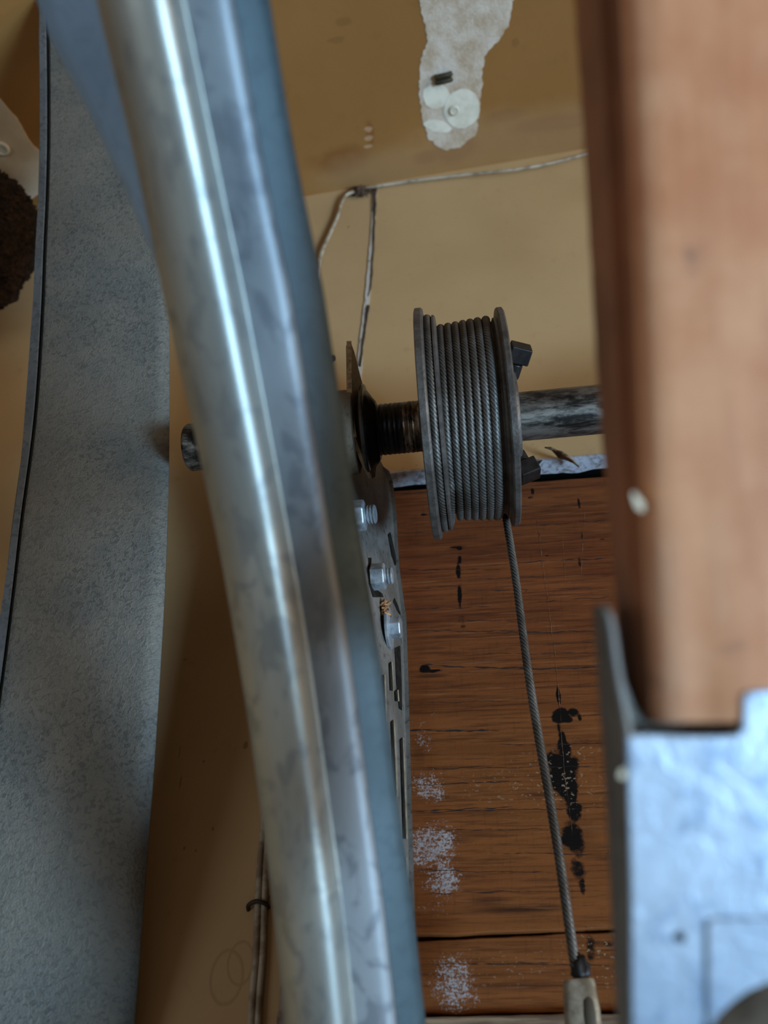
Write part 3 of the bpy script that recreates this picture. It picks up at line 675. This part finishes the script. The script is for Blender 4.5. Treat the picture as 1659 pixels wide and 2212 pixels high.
sc_ = sg.mix(sg.ss(na, .45, .62), srgb(16, 14, 12), srgb(34, 30, 27)); sc_ = sg.mix(bare, sc_, sg.mix(sg.ss(na, .4, .6), srgb(60, 46, 34), srgb(150, 128, 104)))
sg.color(sc_); sg.rough(sg.math('ADD', .18, sg.math('MULTIPLY', nb, .3))); sg.bump(na, .8, .0008)
link('bearing_sleeve', mesh(bm, 60), sg.m, bearing)
bm = bmesh.new()
c1 = on_shaft(754)
lathe(bm, c1, -AX, [(-.006, .0138), (-.004, .022), (0, .0226), (.004, .0226), (.0062, .0212), (.0072, .018), (.0072, .0138)], 48)
link('bearing_housing', mesh(bm, 40), mk_brack('housing_steel', (116, 100, 80), (88, 76, 60), (60, 48, 36)), bearing)

# ---- bolts on the bracket
zincb = Mat('zinc_bolt', .38, .55, .5)
nz = zincb.noise(180, 4, .6); zincb.color(zincb.mix(zincb.ss(nz, .35, .7), srgb(176, 180, 182), srgb(128, 130, 128))); zincb.bump(nz, .15, .0004); ZB = zincb.m
rustd = plain('rusty_dirt', (70, 50, 36), .9, 0, (110, 84, 60), 300, .5)
XD = Vector((1, 0, 0))
def hexnut(bm, p, d, af, h, rot=0.0):
    a, b = frame(d); r = af / math.sqrt(3)
    def ring(t, rr): return [p + d * t + (a * math.cos(rot + k * tw / 6) + b * math.sin(rot + k * tw / 6)) * rr for k in range(6)]
    loft(bm, [ring(0, r), ring(h * .92, r), ring(h, r * .90)], True, True)
def threads(bm, p, d, r, L, pitch):
    n = int(L / pitch); pr = [(0, r * .8)]
    for i in range(n): pr += [(i * pitch, r * .86), ((i + .35) * pitch, r), ((i + .6) * pitch, r), ((i + .95) * pitch, r * .86)]
    pr += [(n * pitch, r * .8), (n * pitch, 0)]
    lathe(bm, p, d, pr, 32)
def bolt(px, py, af, h, r, L, rot, washer=0.0, name='bolt', tx=0):
    p = face(px, py, .0004); d = (XD + Vector((0, -.05, tx))).normalized()
    bo = None
    bm = bmesh.new(); hexnut(bm, p, d, af, h, rot)
    nut = bevel(link('hex_nut' if L else 'hex_bolt', mesh(bm), ZB, bearing), .0005)
    if L:
        bm = bmesh.new(); threads(bm, p + d * (h * .9), d, r, L, .00155); link('threaded_end', mesh(bm, 25), ZB, nut)
    if washer:
        bm = bmesh.new(); lathe(bm, p - d * .0002, d, [(0, washer * .4), (0, washer), (.0004, washer * 1.02), (.0014, washer * 1.02), (.0018, washer * .97), (.0018, washer * .4)], 48)
        link('washer', mesh(bm, 30), ZB, nut)
    return p
bolt(752, 1116, .0140, .0090, .0048, .0066, .15)
bolt(803, 1247, .0122, .0072, .0043, .0056, .0)
bolt(838, 1357, .0098, .0070, 0, 0, .1, washer=.0110)
# tan wood chip lodged above the lowest bolt
bm = bmesh.new(); p = face(831, 1316, .002)
for k in range(26):
    q = p + Vector((random.uniform(-.001, .0018), random.uniform(-.002, .002), random.uniform(-.0055, .0055)))
    dv = Vector((random.uniform(-1, 1), random.uniform(-1, 1), random.uniform(-1.5, 1.5))).normalized() * random.uniform(.0012, .0026)
    tube(bm, [q - dv, q, q + dv], lambda i: [.0004, .0010, .0003][i], 5)
rebase(tag(link('sawdust_clump', mesh(bm), plain('tan_chips', (170, 122, 78), .9, 0, (120, 78, 44), 300)), 'small tan clump of wood chips above the lowest bolt of the bracket', 'wood chips'))

# ------------------------------------------------------------ galvanized materials
def mk_zinc(name, c1, c2, c3, rough, metal, sc, bump, stretch=None, warm=None):
    m = Mat(name, rough, metal, .5)
    a = m.noise(sc * .12, 4, .6, stretch, .5); b = m.noise(sc, 4, .62, stretch, .9); f = m.noise(sc * 3, 3, .6)
    c = m.mix(m.ss(a, .35, .65), srgb(*c1), srgb(*c2))
    c = m.mix(m.math('MULTIPLY', m.ss(b, .50, .62), .65 if warm else .6), c, srgb(*c3))
    if warm: c = m.mix(m.math('MULTIPLY', m.ss(m.noise(14, 3, .5), .40, .66), .4), c, srgb(*warm))
    m.color(c); m.bump(m.math('ADD', b, m.math('MULTIPLY', f, .5)), bump, .0008); return m.m
PANELM = mk_zinc('dull_galvanized_sheet', (112, 107, 96), (100, 98, 90), (66, 66, 62), .55, .2, 420, .9, warm=(122, 114, 100))
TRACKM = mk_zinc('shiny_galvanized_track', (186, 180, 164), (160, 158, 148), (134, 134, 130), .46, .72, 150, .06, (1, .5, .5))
TRACKF = mk_zinc('flange_shaded_galvanized', (66, 78, 80), (58, 70, 72), (50, 61, 64), .55, .25, 200, .06)  # dark teal zinc: shade of the turned-away flange is in the colour
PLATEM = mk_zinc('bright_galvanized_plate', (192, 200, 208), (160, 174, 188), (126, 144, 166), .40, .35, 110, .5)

# ------------------------------------------------------------ curved galvanized strip on the left
Wp = .077
pt = smooth_tab([[-220, 96, 108, 310], [46, 84, 100, 343], [183, 86, 102, 352], [320, 86, 102, 360], [430, 83, 99, 363], [550, 75, 93, 366], [628, 73, 91, 366], [760, 63, 84, 366.5], [875, 55, 76, 366], [966, 48, 66, 365.5], [1058, 38, 53, 364], [1104, 32, 46, 363], [1264, 10, 28, 357], [1400, -10, 11, 349.5], [1660, -48, -24, 333], [1892, -86, -58, 315], [2212, -135, -103, 291], [2500, -185, -150, 266]], 2)
strip_root = empty('curved_galvanized_strip', at_d(150, 1300, .42), 'dull grey curved galvanized sheet strip with a narrow raised lip along the left', 'metal strip')
sp, sl, sg2 = [], [], []
for r in pt:
    py, xo, xi, xr_ = r; d = F * Wp / (xr_ - xi) if py > 100 else F * Wp / (xr_ - xi)
    d0 = d; g = d + .010
    sp.append([at_d(xi - 16, py, g), at_d(xi + 4, py, g), at_d(xi + 5, py, d0 + .003), at_d(xi + 9, py, d0 + .0005)] + [at_d(lerp(xi + 9, xr_, k / 8), py - 0 * k, d0) for k in range(1, 9)])
    sl.append([at_d(xo, py, g), at_d(xo, py, d0 - .003), at_d(xi - 3, py, d0 - .003), at_d(xi - .5, py, d0 - .0022), at_d(xi - .5, py, g)])
bm = bmesh.new(); loft(bm, sp); o = link('sheet', mesh(bm, 40), PANELM, strip_root); q = o.modifiers.new('thick', 'SOLIDIFY'); q.thickness = .0012; q.offset = 0
bm = bmesh.new(); loft(bm, sl); o = link('edge_lip', mesh(bm, 30), mk_zinc('lip_galvanized', (112, 114, 114), (96, 100, 102), (74, 78, 80), .5, .45, 300, .3), strip_root)

# ------------------------------------------------------------ curved door track
tt = smooth_tab([[-900, 40, 424], [-260, 170, 528], [0, 222, 570], [160, 262, 596], [320, 300, 622], [480, 333, 655], [640, 366, 690], [800, 402, 714], [960, 438, 738], [1150, 479, 766], [1350, 514, 800], [1530, 543, 825], [1728, 571, 849], [1968, 600, 884], [2212, 624, 911], [2480, 648, 940]], 2)
prof = [(0, -.26), (.004, -.08), (.02, .01), (.05, .065), (.09, .115), (.14, .165), (.20, .205), (.26, .23), (.32, .24), (.37, .228), (.41, .19), (.44, .13), (.465, .06), (.485, .03), (.51, .026), (.55, .032), (.60, .036), (.66, .037), (.71, .035), (.755, .026), (.775, .0), (.783, -.06)]
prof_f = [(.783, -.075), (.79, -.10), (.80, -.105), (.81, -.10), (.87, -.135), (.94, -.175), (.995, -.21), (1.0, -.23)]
dtab = [(-900, .190), (-260, .205), (0, .212), (320, .224), (640, .238), (1150, .256), (1700, .264), (2480, .270)]
track = empty('door_track', at_d(640, 1300, .26), 'shiny curved galvanized garage door track with a rolled edge crossing the picture', 'door track')
def track_secs(prof):
    secs = []
    for r in tt:
        py, L, R_ = r; d = interp(dtab, py)[0]; W = (R_ - L); sec = []
        for u, h in prof:
            px = lerp(L, R_, u); yy = py - .16 * (u - .5) * W
            dd = d - h * W * d / F
            sec.append(at_d(px, yy, dd))
        secs.append(sec)
    return secs
bm = bmesh.new(); vs = loft(bm, track_secs(prof)); k0 = [u for u, h in prof].index(.51)
for ra, rb in zip(vs, vs[1:]):
    for i in range(k0, len(prof) - 1):
        for f in set(ra[i].link_faces) & set(ra[i + 1].link_faces) & set(rb[i].link_faces): f.material_index = 1
TRACKB = mk_zinc('matte_galvanized_band', (150, 150, 148), (122, 124, 124), (96, 98, 102), .5, .3, 120, .1, (1, .6, .6))
o = link('rolled_rail', mesh(bm, 70), [TRACKM, TRACKB], track); q = o.modifiers.new('thick', 'SOLIDIFY'); q.thickness = .0010; q.offset = -1
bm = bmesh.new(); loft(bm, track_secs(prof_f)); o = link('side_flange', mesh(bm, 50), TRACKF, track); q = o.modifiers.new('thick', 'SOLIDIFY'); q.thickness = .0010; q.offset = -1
# flat web seen behind the rail, upper left; the blue of sky light is put into its colour
bt = smooth_tab([[-900, -345], [-260, -40], [0, 84], [69, 106], [243, 197], [412, 276], [628, 364], [700, 396], [800, 440]], 1)
secs = []
for r in bt:
    py, xo = r; L = interp(tt, py)[0]; d = interp(dtab, py)[0]
    e = max(L + 40, xo + 20)
    secs.append([at_d(lerp(xo, e, k / 5), py, d + lerp(.034, .022, k / 5)) for k in range(6)])
bm = bmesh.new(); loft(bm, secs); o = link('back_web', mesh(bm, 50), mk_zinc('web_sky_tinted', (160, 190, 218), (146, 176, 206), (136, 164, 194), .5, .15, 120, .05), track); q = o.modifiers.new('thick', 'SOLIDIFY'); q.thickness = .0010; q.offset = 0

# ------------------------------------------------------------ wooden door stile on the right with its steel bracket
def mk_stile():
    m = Mat('door_stile_wood', .55, 0, .3)
    along = (.35, .35, .35)
    a = m.noise(26, 5, .6); b = m.noise(90, 5, .65, (1, .12, .12)); cc = m.noise(34, 4, .6, (1, .25, .25), .5)
    c = m.mix(m.ss(a, .3, .7), srgb(220, 156, 112), srgb(194, 122, 80))
    c = m.mix(m.math('MULTIPLY', m.ss(b, .5, .75), .35), c, srgb(156, 88, 54))
    c = m.mix(m.math('MULTIPLY', m.ss(cc, .52, .72), .45), c, srgb(196, 158, 128))
    d = m.noise(55, 3, .5)
    c = m.mix(m.math('MULTIPLY', m.ss(d, .66, .74), .5), c, srgb(104, 74, 66))
    m.color(c); m.bump(b, .2, .001); return m.m
def mk_side():  # darker copy of the stile wood, side shade put into the colour
    m = Mat('stile_shaded_side', .6, 0, .3)
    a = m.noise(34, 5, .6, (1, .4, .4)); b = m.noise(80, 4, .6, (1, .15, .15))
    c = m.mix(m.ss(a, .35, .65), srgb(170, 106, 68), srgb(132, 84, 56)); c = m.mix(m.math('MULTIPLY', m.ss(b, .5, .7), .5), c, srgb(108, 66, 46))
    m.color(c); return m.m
STILE, SIDE = mk_stile(), mk_side()
stile = empty('door_stile', at_d(1500, 900, .17), 'blurred reddish brown wooden door stile close to the camera on the right', 'door stile')
et = smooth_tab([[-900, 1195, 1321], [-200, 1230, 1356], [0, 1240, 1366], [235, 1257, 1378], [529, 1274, 1392], [823, 1290, 1402], [999, 1304, 1410], [1175, 1322, 1414], [1300, 1331, 1420], [1540, 1346, 1430]], 1)
secs = []
YEND = 1552
for r in et:
    py, x0, x1 = r
    d0, d1 = .188, .166
    wob = 2.5 * noise.noise(Vector((py * .02, 0, 0)))
    secs.append([at_d(x0 + wob, py, d0), at_d(lerp(x0, x1, .42), py, lerp(d0, d1, .66)), at_d(x1 - 46, py, d1 + .0075), at_d(x1 - 26, py, d1 + .0040), at_d(x1 - 4, py, d1 + .0016), at_d(x1 + 24, py, d1 + .0004), at_d(x1 + 60, py, d1), at_d(x1 + 120, py, d1 - .0005), at_d(1560, py, d1 - .001), at_d(1680, py, d1 - .0015), at_d(1770, py, d1 - .002),
                 at_d(1760, py, d1 + .03), at_d(x0 + 60, py, d1 + .035)])
# rounded lower end
last = secs[-1]; cen = sum(last, Vector()) / len(last)
dn = (secs[-1][0] - secs[-2][0]).normalized()
secs.append([p + (cen - p) * .012 + dn * .0012 for p in last]); secs.append([p + (cen - p) * .04 + dn * .0018 for p in last])
bm = bmesh.new(); vs = loft(bm, secs, True, True)
for f in bm.faces: f.material_index = 0
bmesh.ops.recalc_face_normals(bm, faces=bm.faces)
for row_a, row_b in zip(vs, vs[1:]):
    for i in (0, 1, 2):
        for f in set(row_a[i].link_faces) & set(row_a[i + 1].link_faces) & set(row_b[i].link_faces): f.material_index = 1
me = mesh(bm, 40); o = link('wood_member', me, [STILE, SIDE], stile)

# steel plate under / over the wood end
brk = empty('hinge_plate', at_d(1480, 1900, .165), 'blurred bright galvanized steel plate wrapping the lower end of the door stile', 'bracket')
bm = bmesh.new()
dP = .1655
front_px = [(1352, 1588), (1385, 1584), (1480, 1588), (1560, 1588), (1592, 1584), (1602, 1572), (1604, 1505), (1612, 1492), (1690, 1484), (1740, 1482), (1740, 2262), (1363, 2262), (1362, 2200), (1360, 1900), (1354, 1700)]
slab(bm, [at_d(a, b, dP - .0015) for a, b in front_px], -ray(1500, 1800).normalized() * -.0016)
bevel(link('front_plate', mesh(bm), PLATEM, brk), .0008)
bm = bmesh.new(); secs = []
SIDEZ = mk_zinc('plate_shaded_side', (132, 122, 108), (104, 98, 90), (70, 62, 52), .55, .35, 120, .2)  # brown-grey copy of the plate zinc, shade of the side face in its colour
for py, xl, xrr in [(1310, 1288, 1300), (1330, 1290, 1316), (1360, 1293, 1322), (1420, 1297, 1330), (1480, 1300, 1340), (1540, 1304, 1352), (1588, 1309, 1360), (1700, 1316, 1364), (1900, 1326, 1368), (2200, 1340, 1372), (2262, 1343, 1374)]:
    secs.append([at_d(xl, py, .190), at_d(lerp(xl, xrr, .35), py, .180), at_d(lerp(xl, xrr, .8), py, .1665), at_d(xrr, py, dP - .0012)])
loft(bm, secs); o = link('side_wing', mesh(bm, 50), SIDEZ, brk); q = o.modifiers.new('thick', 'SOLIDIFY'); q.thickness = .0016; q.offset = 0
# inside lip under the wood end
bm = bmesh.new()
slab(bm, [at_d(a, b, dP + .0065) for a, b in [(1335, 1470), (1350, 1560), (1380, 1600), (1620, 1600), (1620, 1540), (1420, 1540), (1372, 1530), (1352, 1480)]], ray(1500, 1570) * .002)
link('shadowed_fold', mesh(bm), SIDEZ, brk)
# raised step on the lower right
bm = bmesh.new()
slab(bm, [at_d(a, b, dP - .0013) for a, b in [(1527, 1995), (1545, 1985), (1738, 1985), (1738, 2260), (1530, 2260), (1528, 2200)]], -ray(1600, 2200).normalized() * .0012)
bevel(link('raised_step', mesh(bm), PLATEM, brk), .0006)
bm = bmesh.new(); c = at_d(1662, 2248, dP - .003); nrm = -ray(1600, 2150).normalized()
lathe(bm, c, nrm, [(0, .0118), (.0022, .0118), (.0034, .0108), (.0046, .0085), (.0052, .005), (.0053, 0)], 48)
hd_ = link('bolt_head', mesh(bm, 40), plain('dull_bolt', (124, 112, 96), .5, .4, (92, 82, 68), 120), brk); hd_['label'] = 'dull round bolt head'
for px, py, r in [(1470, 2025, .0009)]:
    bm = bmesh.new(); lathe(bm, at_d(px, py, dP - .0018), nrm, [(0, r), (.0006, r * .9), (.0007, 0)], 16); link('dirt_spot', mesh(bm), creasem, brk)
# pale flakes of old paint on the door edge
flk = plain('cream_flake', (222, 204, 172), .8)
for par, px, py, d, w, h, a in [(stile, 1378, 1084, .163, .0007, .0020, .5), (brk, 1345, 1672, .1625, .0007, .0009, 0)]:
    c = at_d(px, py, d); bm = bmesh.new(); n_ = -ray(px, py).normalized(); R_ = M @ Vector((math.cos(a), math.sin(a), 0)); U_ = M @ Vector((math.sin(a), -math.cos(a), 0)) 
    slab(bm, [c + R_ * w * math.cos(t) * (1 + .3 * math.sin(3 * t)) + U_ * h * math.sin(t) for t in [k * tw / 12 for k in range(12)]], -n_ * .004)
    link('paint_flake', mesh(bm), flk, par)

# ------------------------------------------------------------ rough bark-like clump at the left edge
c = at_d(-118, 527, .69); r0 = 200 * .69 / F
bm = bmesh.new(); bmesh.ops.create_icosphere(bm, subdivisions=7, radius=1)
ry = ray(-118, 527).normalized()
for v in bm.verts:
    p = v.co.copy()
    k = 1 + .05 * noise.fractal(p * 3, 1, 2, 5) + .055 * noise.fractal(p * 9, .8, 2.1, 5) + .035 * abs(noise.noise(p * 22)) + .02 * noise.noise(p * 45)
    v.co = c + Vector((p.x * .98, p.y * .72, p.z * 1.05)) * r0 * k
bk = Mat('dark_bark', .95, 0, .2)
a = bk.noise(160, 5, .75, None, 1.5); b = bk.noise(40, 4)
cc = bk.mix(bk.ss(a, .35, .7), srgb(18, 13, 10), srgb(74, 54, 40)); cc = bk.mix(bk.math('MULTIPLY', bk.ss(b, .5, .7), .5), cc, srgb(52, 40, 22)); bk.color(cc); bk.bump(a, .9, .004)
rebase(tag(link('bark_clump', mesh(bm, 180), bk.m), 'rough dark brown bark-covered clump at the left edge below the pale plaster patch', 'bark clump'))

# ------------------------------------------------------------ light
def area(name, loc, tgt, size, power, col, sy=None):
    l = bpy.data.lights.new(name, 'AREA'); l.energy = power; l.color = col; l.size = size
    if sy: l.shape = 'RECTANGLE'; l.size_y = sy
    o = bpy.data.objects.new(name, l); COL.objects.link(o); o.location = loc
    o.rotation_euler = (Vector(tgt) - Vector(loc)).to_track_quat('-Z', 'Y').to_euler(); return o
sky = area('sky_light', (2.15, -1.5, .5), (.0, -.2, 1.84), .7, 17, (.40, .68, 1.0), .7)
sky.data.spread = math.radians(62)
warm = area('warm_light', (2.4, -1.1, 2.05), (0, 0, 2.35), .7, 22, (1.0, .82, .60)); warm.data.specular_factor = .12
area('left_fill_light', (-1.5, -1.5, 1.5), (-.1, -.2, 2.15), .9, 5, (.72, .87, 1.0))  # added fill lamp on the left, no window there; brightens web and panel
w = bpy.data.worlds.new('world'); S.world = w; w.use_nodes = True
bg = w.node_tree.nodes['Background']; bg.inputs[0].default_value = (.55, .52, .50, 1); bg.inputs[1].default_value = .2

# ------------------------------------------------------------ camera
cd = bpy.data.cameras.new('camera'); co = bpy.data.objects.new('camera', cd); COL.objects.link(co)
cd.sensor_fit = 'HORIZONTAL'; cd.sensor_width = 36; cd.lens = 36 * F / 1659; cd.clip_start = .01; cd.clip_end = 50
co.matrix_world = Matrix.Translation(CAM) @ Matrix((xc, yc, zc)).to_4x4() if False else Matrix.Translation(CAM) @ M.to_4x4()
cd.dof.use_dof = True; cd.dof.focus_distance = .46; cd.dof.aperture_fstop = (cd.lens / 1000) / .0042
S.camera = co
S.view_settings.view_transform = 'Standard'; S.view_settings.look = 'None'
S.view_settings.exposure = 0
